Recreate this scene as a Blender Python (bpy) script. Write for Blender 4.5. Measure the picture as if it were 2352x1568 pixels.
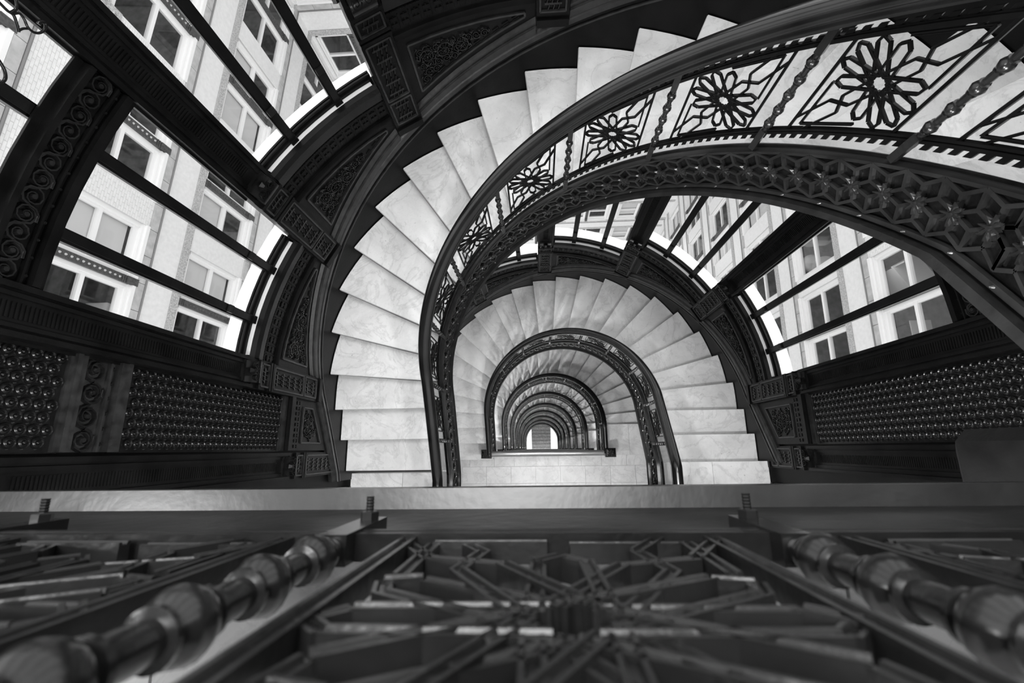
import bpy, math, random
import numpy as np
from mathutils import Matrix, Vector
random.seed(7)
for o in list(bpy.data.objects): bpy.data.objects.remove(o)
C = bpy.context.scene.collection
PI = math.pi
# ------------------------------------------------------------------ camera, sky, lights, exposure
scn = bpy.context.scene
RISE, NT, G, RO = 0.17, 24, 0.2623, 2.0354        # riser, risers per storey, straight tread run, outer tread radius
STOREY = RISE * NT
def cam_matrix(p, ro, ya):
    cp, sp = math.cos(p), math.sin(p); cr, sr = math.cos(ro), math.sin(ro); cy, sy = math.cos(ya), math.sin(ya)
    Rx = Matrix(((1,0,0),(0,cp,-sp),(0,sp,cp))); Ry = Matrix(((cr,0,sr),(0,1,0),(-sr,0,cr))); Rz = Matrix(((cy,-sy,0),(sy,cy,0),(0,0,1)))
    return (Rx @ Ry @ Rz).transposed()
cd = bpy.data.cameras.new('camera'); cam = bpy.data.objects.new('camera', cd); C.objects.link(cam)
cd.sensor_width = 36.0; cd.lens = 1045.0 / 2352.0 * 36.0; cd.clip_start = 0.01; cd.clip_end = 300
cam.matrix_world = Matrix.Translation((-0.14922, -0.50896, 0.59513)) @ cam_matrix(-0.230774, -0.058089, 0.012829).to_4x4()
cd.dof.use_dof = True; cd.dof.focus_distance = 2.2; cd.dof.aperture_fstop = 6.5
scn.camera = cam
w = bpy.data.worlds.new('sky'); scn.world = w; w.use_nodes = True
bg = w.node_tree.nodes['Background']; bg.inputs[0].default_value = (1, 1, 1, 1); bg.inputs[1].default_value = 1.3
scn.view_settings.view_transform = 'Standard'; scn.view_settings.look = 'None'
scn.view_settings.gamma = 1.0; scn.view_settings.use_curve_mapping = False
scn.view_settings.exposure = 0.5
LAMP_POWER = 70.0
CEIL_POWER = 85.0

# ------------------------------------------------------------------ materials
def mat(name, base=0.5, rough=0.5, spec=0.5, bump=None, var=None, metal=0.0, coat=0.0):
    m = bpy.data.materials.new(name); m.use_nodes = True
    nt = m.node_tree; b = nt.nodes['Principled BSDF']
    b.inputs['Base Color'].default_value = (base, base, base, 1); b.inputs['Roughness'].default_value = rough
    b.inputs['Specular IOR Level'].default_value = spec; b.inputs['Metallic'].default_value = metal
    b.inputs['Coat Weight'].default_value = coat
    tc = nt.nodes.new('ShaderNodeTexCoord')
    if var:   # (scale, lo, hi, detail)
        n = nt.nodes.new('ShaderNodeTexNoise'); n.inputs['Scale'].default_value = var[0]; n.inputs['Detail'].default_value = var[3] if len(var) > 3 else 4
        r = nt.nodes.new('ShaderNodeValToRGB'); r.color_ramp.elements[0].position = .3; r.color_ramp.elements[1].position = .7
        r.color_ramp.elements[0].color = (var[1],)*3 + (1,); r.color_ramp.elements[1].color = (var[2],)*3 + (1,)
        nt.links.new(tc.outputs['Object'], n.inputs['Vector']); nt.links.new(n.outputs['Fac'], r.inputs[0]); nt.links.new(r.outputs[0], b.inputs['Base Color'])
    if bump:  # (scale, strength, distance)
        n2 = nt.nodes.new('ShaderNodeTexNoise'); n2.inputs['Scale'].default_value = bump[0]; n2.inputs['Detail'].default_value = 5
        bp = nt.nodes.new('ShaderNodeBump'); bp.inputs['Strength'].default_value = bump[1]; bp.inputs['Distance'].default_value = bump[2]
        nt.links.new(tc.outputs['Object'], n2.inputs['Vector']); nt.links.new(n2.outputs['Fac'], bp.inputs['Height']); nt.links.new(bp.outputs[0], b.inputs['Normal'])
    return m
IRON = mat('cast_iron', .005, .24, .22, bump=(60, .2, .003), var=(9, .003, .007))
IRON2 = mat('worn_iron', .008, .36, .2, bump=(40, .4, .003), var=(14, .003, .014, 8))
IRONP = mat('iron_panel', .005, .24, .22, bump=(90, .3, .003), var=(12, .003, .008))
RAILW = mat('dark_handrail_wood', .007, .2, .55, bump=(25, .1, .003), var=(6, .004, .012))
OAK = mat('dark_bronze', .004, .30, .12, bump=(70, .25, .003), var=(8, .002, .006))
OAKL = mat('highlight_bronze', .014, .30, .38, bump=(70, .25, .003), var=(20, .007, .024))  # paler copy of the dark bronze; edge highlights are put into its colour
SHEEN = mat('ledge_sheen_iron', .012, .34, .7, bump=(60, .3, .0012), var=(11, .006, .020, 8))  # paler iron for ledge tops, reflected light put into the colour
LATT = mat('pale_lattice_iron', .014, .28, .36, bump=(80, .3, .002), var=(16, .009, .02))  # slightly paler iron for the lattice bars and bottom flange
FGIRON = mat('pale_grille_iron', .012, .30, .45, bump=(70, .3, .003), var=(14, .007, .02))  # paler iron for the foreground grilles only
BALU = mat('turned_iron', .012, .24, .6, bump=(60, .25, .003), var=(12, .007, .018))
DISCM = mat('disc_iron', .007, .22, .5, bump=(90, .3, .003), var=(12, .004, .010))
CARVED = mat('carved_bronze', .006, .22, .40, bump=(120, .3, .003), var=(20, .003, .010))
SILLW = mat('painted_sill', .55, .4, .4)
WHITE = mat('white_ledge', .88, .6, .3)
def marble():
    m = bpy.data.materials.new('white_marble'); m.use_nodes = True; nt = m.node_tree; b = nt.nodes['Principled BSDF']
    b.inputs['Roughness'].default_value = .3; b.inputs['Specular IOR Level'].default_value = .35
    tc = nt.nodes.new('ShaderNodeTexCoord'); oi = nt.nodes.new('ShaderNodeObjectInfo')
    off = nt.nodes.new('ShaderNodeVectorMath'); off.operation = 'MULTIPLY_ADD'
    cmb = nt.nodes.new('ShaderNodeCombineXYZ')
    for k in range(3): nt.links.new(oi.outputs['Random'], cmb.inputs[k])
    off.inputs[1].default_value = (13, 17, 11); nt.links.new(cmb.outputs[0], off.inputs[0]); nt.links.new(tc.outputs['Object'], off.inputs[2])
    def noise(scale, det, dist=0.0, rough=.6):
        n = nt.nodes.new('ShaderNodeTexNoise'); n.inputs['Scale'].default_value = scale; n.inputs['Detail'].default_value = det
        n.inputs['Distortion'].default_value = dist; n.inputs['Roughness'].default_value = rough
        nt.links.new(off.outputs[0], n.inputs['Vector']); return n
    def ramp(src, stops):
        r = nt.nodes.new('ShaderNodeValToRGB'); e = r.color_ramp.elements
        while len(e) < len(stops): e.new(.5)
        for k, (p, c) in enumerate(stops): e[k].position = p; e[k].color = (c, c, c, 1)
        nt.links.new(src, r.inputs[0]); return r
    def mul(a, c):
        x = nt.nodes.new('ShaderNodeMix'); x.data_type = 'RGBA'; x.blend_type = 'MULTIPLY'; x.inputs[0].default_value = 1
        nt.links.new(a, x.inputs[6]); nt.links.new(c, x.inputs[7]); return x.outputs[2]
    cloud = ramp(noise(3.0, 6, .6).outputs['Fac'], [(.3, .60), (.62, .78)])
    vein = ramp(noise(2.6, 8, 1.2, .62).outputs['Fac'], [(.0, 1), (.47, 1), (.5, .84), (.53, 1)])
    vein2 = ramp(noise(14, 6, .8, .7).outputs['Fac'], [(.0, 1), (.485, 1), (.5, .90), (.515, 1)])
    spot = ramp(noise(38, 3, .2).outputs['Fac'], [(.26, .6), (.31, 1)])
    c = mul(mul(mul(cloud.outputs[0], vein.outputs[0]), vein2.outputs[0]), spot.outputs[0])
    nt.links.new(c, b.inputs['Base Color'])
    return m
MARBLE = marble()
MARBLE_RISER = mat('grey_marble', .34, .5, .4, var=(8, .25, .42))
GLAZED = mat('glazed_white_brick', .8, .35, .4, var=(9, .75, .83))
MORTAR = mat('brick_joint', .55, .9, .2)
STONE = mat('grey_stone', .47, .7, .3, var=(5, .40, .55))
TERRA = mat('terracotta_ornament', .5, .8, .2, bump=(26, .6, .02), var=(24, .30, .62))
FRAME = mat('white_window_paint', .86, .45, .4)
PIPE = mat('grey_moulding', .25, .6, .3)
CASTM = mat('dark_cast_mullion', .05, .5, .5, var=(20, .03, .09))
OFFFLOOR = mat('office_floor', .22, .6, .3, var=(4, .14, .3))
OFFWALL = mat('office_wall', .35, .8, .2)
BLIND = mat('roller_blind', .62, .8, .2)
PLASTIC = mat('white_plastic', .75, .3, .5)
CARD = mat('pale_box', .6, .7, .3)
DARKWALL = mat('dark_panel_wall', .005, .5, .15, var=(4, .003, .008))
CREAM = mat('pale_plaster', .7, .8, .2)
DSTEP = mat('dark_stair_tread', .06, .35, .5, var=(14, .03, .11))
BRASS = mat('polished_rail', .25, .18, .7, metal=.6)
NUT = mat('oiled_steel', .012, .35, .3)
def glass(name, reflect):
    m = bpy.data.materials.new(name); m.use_nodes = True; nt = m.node_tree
    for n in list(nt.nodes):
        if n.type != 'OUTPUT_MATERIAL': nt.nodes.remove(n)
    t = nt.nodes.new('ShaderNodeBsdfTransparent'); g = nt.nodes.new('ShaderNodeBsdfGlossy'); g.inputs['Roughness'].default_value = .02
    t.inputs[0].default_value = (.97, .97, .97, 1)
    lw = nt.nodes.new('ShaderNodeLayerWeight'); lw.inputs['Blend'].default_value = .5
    pw = nt.nodes.new('ShaderNodeMath'); pw.operation = 'POWER'; pw.inputs[1].default_value = 5; nt.links.new(lw.outputs['Facing'], pw.inputs[0])
    f = nt.nodes.new('ShaderNodeMath'); f.operation = 'MULTIPLY_ADD'; f.inputs[1].default_value = .6; f.inputs[2].default_value = reflect; nt.links.new(pw.outputs[0], f.inputs[0])
    mx = nt.nodes.new('ShaderNodeMixShader'); nt.links.new(f.outputs[0], mx.inputs[0]); nt.links.new(t.outputs[0], mx.inputs[1]); nt.links.new(g.outputs[0], mx.inputs[2])
    nt.links.new(mx.outputs[0], nt.nodes['Material Output'].inputs[0]); return m
GLASS = glass('clear_pane', .015)
OGLASS = glass('office_pane', .05)
LIT = bpy.data.materials.new('lit_bulb'); LIT.use_nodes = True
LIT.node_tree.nodes['Principled BSDF'].inputs['Emission Color'].default_value = (1, 1, 1, 1)
LIT.node_tree.nodes['Principled BSDF'].inputs['Emission Strength'].default_value = 3

# ------------------------------------------------------------------ mesh helpers
class MB:
    def __init__(s): s.v = []; s.f = []
    def add(s, v, f):
        o = len(s.v); s.v += [tuple(p) for p in v]; s.f += [tuple(i + o for i in q) for q in f]
    def hexa(s, p):      # 8 corners: bottom 0-3 ccw, top 4-7
        s.add(p, [(3,2,1,0),(4,5,6,7),(0,1,5,4),(1,2,6,5),(2,3,7,6),(3,0,4,7)])
    def box(s, x0, x1, y0, y1, z0, z1):
        s.hexa([(x0,y0,z0),(x1,y0,z0),(x1,y1,z0),(x0,y1,z0),(x0,y0,z1),(x1,y0,z1),(x1,y1,z1),(x0,y1,z1)])
    def boxm(s, M, u0, u1, v0, v1, h0, h1):   # box in a mapped frame M(u,v,h)
        s.hexa([M(u0,v0,h0),M(u1,v0,h0),M(u1,v1,h0),M(u0,v1,h0),M(u0,v0,h1),M(u1,v0,h1),M(u1,v1,h1),M(u0,v1,h1)])
    def sweep(s, rows, closed_profile=True, caps=True):   # rows: list of profiles (lists of points)
        n = len(rows[0]); o = len(s.v)
        for r in rows: s.v += [tuple(p) for p in r]
        m = n if closed_profile else n - 1
        for i in range(len(rows) - 1):
            for k in range(m):
                a = o + i*n + k; b = o + i*n + (k+1) % n
                s.f.append((a, b, b + n, a + n))
        if caps and closed_profile:
            s.f.append(tuple(o + k for k in range(n))[::-1]); e = o + (len(rows)-1)*n
            s.f.append(tuple(e + k for k in range(n)))
    def lathe(s, prof, org, ax, ex, ey, n=12):   # prof (r,h) along ax from org
        rows = []
        for r, h in prof:
            rows.append([tuple(org[i] + ax[i]*h + (ex[i]*math.cos(2*PI*k/n) + ey[i]*math.sin(2*PI*k/n))*r for i in range(3)) for k in range(n)])
        s.sweep(rows)
    def tube(s, pts, r, n=6):
        rows = []; P = [Vector(p) for p in pts]; up = None
        for i, p in enumerate(P):
            d = (P[min(i+1, len(P)-1)] - P[max(i-1, 0)]).normalized()
            if up is None:
                up = d.orthogonal().normalized()
            up = (up - d*up.dot(d)).normalized(); q = d.cross(up)
            rr = r if not callable(r) else r(i/(len(P)-1))
            rows.append([tuple(p + (up*math.cos(2*PI*k/n) + q*math.sin(2*PI*k/n))*rr) for k in range(n)])
        s.sweep(rows)
    def bar(s, M, a, b, wd, h0, h1, groove=True):     # straight strip in the (u,v) plane of the frame M, with grooved face
        du, dv = b[0]-a[0], b[1]-a[1]; L = math.hypot(du, dv)
        if L < 1e-5: return
        nu, nv = -dv/L*wd/2, du/L*wd/2
        if groove:
            pr = [(-1,h0),(-1,h1),(-.55,h1),(-.35,h1-.22*wd),(.35,h1-.22*wd),(.55,h1),(1,h1),(1,h0)]
        else:
            pr = [(-1,h0),(-.85,h1),(.85,h1),(1,h0)]
        s.sweep([[M(p[0]+nu*k, p[1]+nv*k, h) for k, h in pr] for p in (a, b)])
    def ribbon(s, M, pts, wd, h, taper=False):
        rows = []; n = len(pts)
        for i, p in enumerate(pts):
            a = pts[max(i-1, 0)]; b = pts[min(i+1, n-1)]; du, dv = b[0]-a[0], b[1]-a[1]; L = math.hypot(du, dv) or 1
            k = wd/2*(1 - .6*i/(n-1) if taper else 1); nu, nv = -dv/L*k, du/L*k
            rows.append([M(p[0]+nu, p[1]+nv, 0), M(p[0]+nu*.4, p[1]+nv*.4, h), M(p[0]-nu*.4, p[1]-nv*.4, h), M(p[0]-nu, p[1]-nv, 0)])
        s.sweep(rows, closed_profile=False)
    def blob(s, M, c, r, h):
        p = [M(c[0]+r*math.cos(k*PI/3), c[1]+r*math.sin(k*PI/3), 0) for k in range(6)] + [M(c[0]+.5*r*math.cos(k*PI/3), c[1]+.5*r*math.sin(k*PI/3), h) for k in range(6)]
        s.add(p, [(k, (k+1) % 6, (k+1) % 6 + 6, k+6) for k in range(6)] + [(6,7,8,9,10,11)])
    def mesh(s, name, m, smooth=None):
        me = bpy.data.meshes.new(name); me.from_pydata(s.v, [], s.f); me.materials.append(m)
        me.validate(); me.update()
        if smooth is not None:
            me.shade_smooth(); 
            try: me.set_sharp_from_angle(angle=math.radians(smooth))
            except Exception: pass
        return me
def put(name, me, parent=None, loc=(0,0,0), kind=None, label=None):
    o = bpy.data.objects.new(name, me); C.objects.link(o); o.location = loc
    if parent: o.parent = parent
    if kind: o['kind'] = kind
    if label: o['label'] = label
    return o
def obj(name, mb, m, parent=None, kind=None, smooth=None, label=None, loc=(0,0,0)):
    return put(name, mb.mesh(name, m, smooth), parent, loc, kind, label)
def thing(name, label, cat, loc=(0,0,0), group=None, kind=None):
    o = bpy.data.objects.new(name, None); C.objects.link(o); o.location = loc; o.empty_display_size = .1
    o['label'] = label; o['category'] = cat
    if group: o['group'] = group
    if kind: o['kind'] = kind
    return o
def copy_tree(src, parent=None, loc=None):
    c = src.copy(); C.objects.link(c)
    if parent: c.parent = parent
    if loc is not None: c.location = loc
    for ch in CH.get(src.name, None) or src.children: copy_tree(ch, c)
    return c
CH = {}
def spiral(c, r0, r1, turns, ph, n=16, dirn=1):
    return [(c[0] + (r0+(r1-r0)*i/n)*math.cos(ph+dirn*turns*2*PI*i/n), c[1] + (r0+(r1-r0)*i/n)*math.sin(ph+dirn*turns*2*PI*i/n)) for i in range(n+1)]

# ------------------------------------------------------------------ stair geometry
RISE2, STOREY2, NFL = 0.1575, 3.15, 9       # the deeper flights start later and are shorter
def zbase(f): return -STOREY*f if f < 2 else -2*STOREY - STOREY2*(f-2)
MODE = ['A0']
def zt(t):
    if MODE[0] == 'B': return -RISE2*min(20, max(0, t-2.1))
    if MODE[0] == 'A0': return -RISE*min(23.2, t)
    return -RISE*max(0, t)
def plan(t, R):
    if t < 2.5: return (R, (t-2.5)*G)
    if t > 20.5: return (-R, (20.5-t)*G*(1 + .03*max(0, t-21)))
    a = math.radians((t-2.5)*10); return (R*math.cos(a), R*math.sin(a))
def pt(t, R, H):
    x, y = plan(t, R); return (x, y, zt(t) + H)
def srange(a, b, step=.25):
    n = max(1, int(round((b-a)/step))); return [a + (b-a)*i/n for i in range(n+1)]
def sweep_path(mb, prof, t0, t1, step=.25):
    mb.sweep([[pt(t, R, H) for R, H in prof] for t in srange(t0, t1, step)])
def arc_len(t):            # arc length at R = 1 along the well
    if t < 2.5: return t*G
    if t < 20.5: return 2.5*G + (t-2.5)*math.radians(10)
    return 2.5*G + PI + (t-20.5)*G
def arc_inv(s):
    if s < 2.5*G: return s/G
    if s < 2.5*G + PI: return 2.5 + (s-2.5*G)/math.radians(10)
    return 20.5 + (s-2.5*G-PI)/G
BALT = [.67, 2.2, 4.42, 6.68, 8.92, 11.25, 13.6, 15.95, 18.2, 20.5, 22.1]
TR = {'A0': (.28, 23.9), 'A1': (-.95, 22.6), 'B': (.28, 22.6)}
T0, T1 = TR['A0']

def panel_segments(W, Hh, slope):
    """Twelve fold rosette in a raked frame; returns segments in (u, v), v along the real vertical."""
    seg = []
    R = min(W/2, Hh/2*math.cos(math.atan(slope))) - .003
    top = lambda u: Hh/2 - slope*u
    bot = lambda u: -Hh/2 - slope*u
    cs = math.cos(math.atan(slope)); sn = math.sin(math.atan(slope))
    raked = slope > .2
    if raked: corners = [(-1, 1), (1, -1)]
    else: corners = [(-1, 1), (1, -1), (1, 1), (-1, -1)]
    def inside(p): return abs(p[0]) <= W/2 + 1e-6 and bot(p[0]) - 1e-6 <= p[1] <= top(p[0]) + 1e-6
    def clip(p, d):
        t = 0.0
        while inside((p[0]+d[0]*t, p[1]+d[1]*t)) and t < .5: t += .002
        return (p[0]+d[0]*t, p[1]+d[1]*t)
    rot = math.degrees(math.atan2(top(-W/2), -W/2)) - 120 if raked else 0.0
    cang = [(math.degrees(math.atan2((top if sv > 0 else bot)(su*W/2), su*W/2)) - rot) % 360 for su, sv in corners]
    for i in range(12):
        th = math.radians(i*30 + rot); e = (math.cos(th), math.sin(th)); n_ = (-e[1], e[0])
        P_ = lambda r, q: (e[0]*r*R + n_[0]*q*R, e[1]*r*R + n_[1]*q*R)
        corner = any(abs((i*30 - c + 180) % 360 - 180) < 14 for c in cang)
        for g in (1, -1):
            seg.append((P_(.87, g*.130), P_(.08, g*.150)))
            if corner:
                v_ = P_(1.22, -g*.17)
                seg += [(P_(.87, g*.130), v_), (v_, clip(v_, e))]
            else: seg.append((P_(1.0, 0), P_(.87, g*.130)))
    for su, sv in corners:
        cu = su*W/2; cv = (top if sv > 0 else bot)(cu)
        d1 = (0, -sv); d2 = (-su*cs, su*sn)
        k = .26*R if raked else .2*R
        p = (cu + d1[0]*k*.8 + d2[0]*k, cv + d1[1]*k*.8 + d2[1]*k)
        ext = 1.45*R if raked else .75*R
        seg += [(p, (p[0]+d1[0]*ext, p[1]+d1[1]*ext)), (p, (p[0]+d2[0]*ext, p[1]+d2[1]*ext))]
    if raked:      # short ties from the outer petals to the frame
        for i in (0, 2, 6, 8):
            th = math.radians(i*30 + rot); e = (math.cos(th), math.sin(th)); p = (e[0]*R*.97, e[1]*R*.97)
            seg.append((p, clip(p, e)))
    return seg
def grille_mesh(M, W, Hh, slope, depth, wd, groove):
    mb = MB()
    for k, (a, b) in enumerate(panel_segments(W, Hh, slope)):
        dh = .0008*(k % 3)
        mb.bar(M, a, b, wd, -depth/2, depth/2 - dh, groove)
    for su in (-1, 1):     # vertical frame bars, double
        u = su*W/2
        mb.bar(M, (u, -Hh/2 - slope*u), (u, Hh/2 - slope*u), wd*1.25, -depth/2+.003, depth/2+.001, groove)
    return mb
def baluster_mesh(org, hs, n=10, sq=.012):
    """Turned baluster standing on org: square foot, five knobs, square head; total height hs."""
    mb = MB(); x, y, z = org
    mb.box(x-sq, x+sq, y-sq, y+sq, z, z+.105)
    mb.box(x-sq, x+sq, y-sq, y+sq, z+hs-.085, z+hs+.012)
    prof = [(.008, .10)]
    body = hs - .19; kn = 5
    for k in range(kn):
        c = .105 + body*(k+.5)/kn; u = body/kn
        prof += [(.0105, c-.45*u), (.0098, c-.30*u), (.0135, c-.285*u), (.0135, c-.235*u), (.0108, c-.22*u), (.0165, c-.12*u), (.0190, c), (.0165, c+.12*u), (.0112, c+.20*u), (.0142, c+.22*u), (.0142, c+.27*u), (.0098, c+.285*u), (.0105, c+.45*u)]
    prof.append((.008, hs-.08))
    mb.lathe(prof, (x, y, z), (0,0,1), (1,0,0), (0,1,0), n)
    return mb
def teeth(mb, M, s0, s1, v0, v1, pitch, h0, h1, wf=.55):
    n = int((s1-s0)/pitch)
    for i in range(n):
        u = s0 + (i+.5)*pitch; mb.boxm(M, u-pitch*wf/2, u+pitch*wf/2, v0, v1, h0, h1)

# ---------------- flight (one storey), built at the top and copied down
def rhombille(s0, s1, a, rows):
    """edges of a band of isometric cube pattern; u along, v across, centred on v=0"""
    E = []; w_ = a*math.sqrt(3); n = int((s1-s0)/w_); w_ = (s1-s0)/n
    hub = []
    for i in range(n):
        u = s0 + (i+.5)*w_; hub.append(u); k3 = w_
        v = lambda r, d: (u + r*math.cos(math.radians(d)), rows*r*math.sin(math.radians(d)))
        for d in range(30, 360, 60): E.append(((u, 0), v(a, d)))
        for d in (60, 120, 240, 300): E += [(v(a, d-30), v(k3, d)), (v(a, d+30), v(k3, d))]
        E += [(v(a, 30), (u+k3, 0)), (v(a, -30), (u+k3, 0))]
    return E, hub
def build_flight(mode):
    global T0, T1
    MODE[0] = mode; T0, T1 = TR[mode]; rs = RISE if mode != 'B' else RISE2
    root = thing('staircase', 'x', 'stairs')
    E = list(range(0, NT)) if mode != 'B' else [2.15] + list(range(3, 21)) + [21.15]
    for k in range(1, len(E)):
        mb = MB(); rows = []; z = -k*rs
        for q in (-.10, .25, .5, .75, 1.0):
            t = E[k-1] + (E[k]-E[k-1])*q
            xi, yi = plan(t, .995); xo, yo = plan(t, RO)
            rows.append([(xi, yi, z-.034), (xi, yi, z), (xo, yo, z), (xo, yo, z-.034)])
        t = E[k] + .012
        xi, yi = plan(t, .995); xo, yo = plan(t, RO)
        rows.append([(xi, yi, z-.026), (xi, yi, z-.008), (xo, yo, z-.008), (xo, yo, z-.026)])
        mb.sweep(rows); obj('tread', mb, MARBLE, root)
    for k in range(0, len(E)):
        mb = MB(); t = E[k] - .085
        rows = []
        for tt in (t, t + .05):
            xi, yi = plan(tt, 1.0); xo, yo = plan(tt, RO+.01)
            rows.append([(xi, yi, -(k+1)*rs), (xi, yi, -k*rs-.034), (xo, yo, -k*rs-.034), (xo, yo, -(k+1)*rs)])
        mb.sweep(rows); obj('riser', mb, OAK, root)
    # inner string: web, ledge and flange, lattice face
    mb = MB(); sweep_path(mb, [(1.010,-.25),(1.022,-.25),(1.022,.07),(1.010,.075)], T0, T1); obj('string_web', mb, IRON2, root, smooth=40)
    mb = MB(); sweep_path(mb, [(.980,.040),(1.010,.040),(1.010,.060),(.981,.054)], T0, T1); obj('string_ledge', mb, SHEEN, root, smooth=40)
    mb = MB(); sweep_path(mb, [(.990,-.215),(1.010,-.215),(1.010,.040),(.990,.040)], T0, T1); obj('fascia_plate', mb, IRONP, root, smooth=40)
    mb = MB(); sweep_path(mb, [(.949,-.250),(1.010,-.250),(1.010,-.215),(.975,-.205),(.975,-.185),(.985,-.180),(.990,-.215),(.957,-.222)], T0, T1); obj('bottom_flange', mb, LATT, root, smooth=40)
    CA, SA = (.716, .698)
    def ML(sl, n_, h):       # along the slope, square to the slope, proud of the plate
        us = sl*CA; x, y = plan(arc_inv(us + n_*SA), .990-h); return (x, y, zt(arc_inv(us)) + n_*CA - .067)
    mb = MB(); E, hub = rhombille((arc_len(T0)+.03)/CA, (arc_len(T1)-.05)/CA, .0685, .77)
    for a, b in E:
        m_ = ((a[0]+b[0])/2, (a[1]+b[1])/2)
        mb.bar(ML, a, m_, .0125, -.001, .012, False); mb.bar(ML, m_, b, .0125, -.001, .012, False)
    obj('lattice', mb, LATT, root, kind='stuff')
    # rosettes of the lattice
    for i, u in enumerate(hub):
        mb = MB()
        for k in range(8):
            a0 = k*PI/4
            c = (u + .021*math.cos(a0), .021*math.sin(a0)); d = (u + .034*math.cos(a0), .034*math.sin(a0))
            mb.ribbon(ML2(.0125, ML), [(u + .006*math.cos(a0), .006*math.sin(a0)), c, d], .019, .009, True)
        mb.blob(ML2(.0135, ML), (u, 0), .012, .013)
        obj('flower_rosette', mb, BALU, root)
    mb = MB()
    for i in range(36):
        u = arc_len(T0) + .06 + i*(arc_len(T1)-arc_len(T0)-.12)/35
        mb.blob(lambda a, b, h: (lambda p: (p[0], p[1], p[2]))(pt(arc_inv(a), .975-h, -.195+b)), (u, 0), .0055, .006)
    obj('rivets', mb, BRASS, root, kind='stuff')
    # outer string
    mb = MB(); sweep_path(mb, [(RO+.008,-.32),(RO+.03,-.32),(RO+.03,.20),(RO+.008,.20)], 0, 23.3); obj('outer_string', mb, OAK, root, smooth=40)
    mb = MB(); sweep_path(mb, [(RO-.005,.20),(RO+.05,.20),(RO+.05,.29),(RO+.02,.285),(RO+.012,.26),(RO+.0,.25),(RO-.008,.235)], 0, 23.3); sweep_path(mb, [(RO-.002,.150),(RO+.010,.150),(RO+.010,.165),(RO-.002,.163)], 0, 23.3); obj('string_moulding', mb, OAKL, root, smooth=30)
    return root
def ML2(h0, M): return lambda u, v, h: M(u, v, h + h0)
def build_railing(mode):
    global T0, T1
    MODE[0] = mode; T0, T1 = TR[mode]
    root = thing('stair_railing', 'x', 'railing')
    prof = [(.950,.642),(.955,.622),(.972,.616),(1.003,.616),(1.020,.622),(1.025,.642),(1.022,.655),(1.030,.668),(1.030,.698),(1.020,.718),(1.0,.732),(.975,.732),(.955,.718),(.945,.698),(.945,.668),(.953,.655)]
    mb = MB(); sweep_path(mb, prof, T0-.1, T1+.1, .2); obj('handrail', mb, RAILW, root, smooth=50)
    RB = 1.003
    def M0(u, v, h): return pt(arc_inv(u), RB-h, v)
    mb = MB(); sweep_path(mb, [(RB-.012,.546),(RB+.010,.546),(RB+.010,.570),(RB-.006,.570),(RB-.006,.563),(RB-.012,.563)], T0, T1)
    teeth(mb, M0, arc_len(T0), arc_len(T1), .569, .586, .030, -.004, .004); obj('top_rail', mb, IRON, root)
    mb = MB(); sweep_path(mb, [(RB-.012,.150),(RB-.006,.150),(RB-.006,.143),(RB+.010,.143),(RB+.010,.175),(RB-.012,.175),(RB-.012,.165),(RB-.008,.162),(RB-.012,.159)], T0, T1)
    teeth(mb, M0, arc_len(T0), arc_len(T1), .120, .144, .030, -.004, .004); obj('bottom_rail', mb, IRON, root)
    for i, t in enumerate(BALT):
        o = pt(t, .988, .075); x, y = plan(t, .988)
        mb = baluster_mesh((0, 0, 0), .535); b = obj('baluster', mb, BALU, root, smooth=35, loc=o)
        b.rotation_euler = (0, 0, math.atan2(y, x) if 2.5 < t < 20.5 else 0)
    cs = [(T0 + BALT[0])/2 - .1] + [arc_inv((arc_len(BALT[i]) + arc_len(BALT[i+1]))/2) for i in range(len(BALT)-1)]
    for tc in cs[1:]:
        sc = arc_len(tc)
        e = .13; sl = -(zt(arc_inv(sc+e)) - zt(arc_inv(sc-e)))/(2*e)
        zc = zt(tc) + .363
        def M(u, v, h, sc=sc, zc=zc):
            x, y = plan(arc_inv(sc+u), RB-h); return (x, y, zc+v)
        obj('grille_panel', grille_mesh(M, .266, .39, sl, .011, .0078, True), IRON, root)
    return root
ORD = ['nearest', 'second', 'third', 'fourth', 'fifth', 'sixth', 'seventh', 'eighth', 'ninth and lowest']
TPL = {}
for f in range(NFL):
    mode = ('A0', 'A1', 'B')[min(f, 2)]
    if mode not in TPL:
        c, r = build_flight(mode), build_railing(mode); TPL[mode] = (c, r)
        CH[c.name] = list(c.children); CH[r.name] = list(r.children)
        c.location = r.location = (0, 0, zbase(f))
    else:
        c, r = copy_tree(TPL[mode][0], loc=(0, 0, zbase(f))), copy_tree(TPL[mode][1], loc=(0, 0, zbase(f)))
    c['label'] = 'nearest white marble stair flight, sweeping from upper right round to lower left' if f == 0 else ORD[f] + ' white marble stair flight counted down the well'
    r['label'] = 'nearest black iron railing with rosette grilles along the big curve of steps' if f == 0 else ORD[f] + ' black iron stair railing arch counted down the well'
    c['group'] = 'marble stair flights stacked down the well'; r['group'] = 'iron railings stacked down the well'
MODE[0] = 'A0'; T0, T1 = TR['A0']

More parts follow.
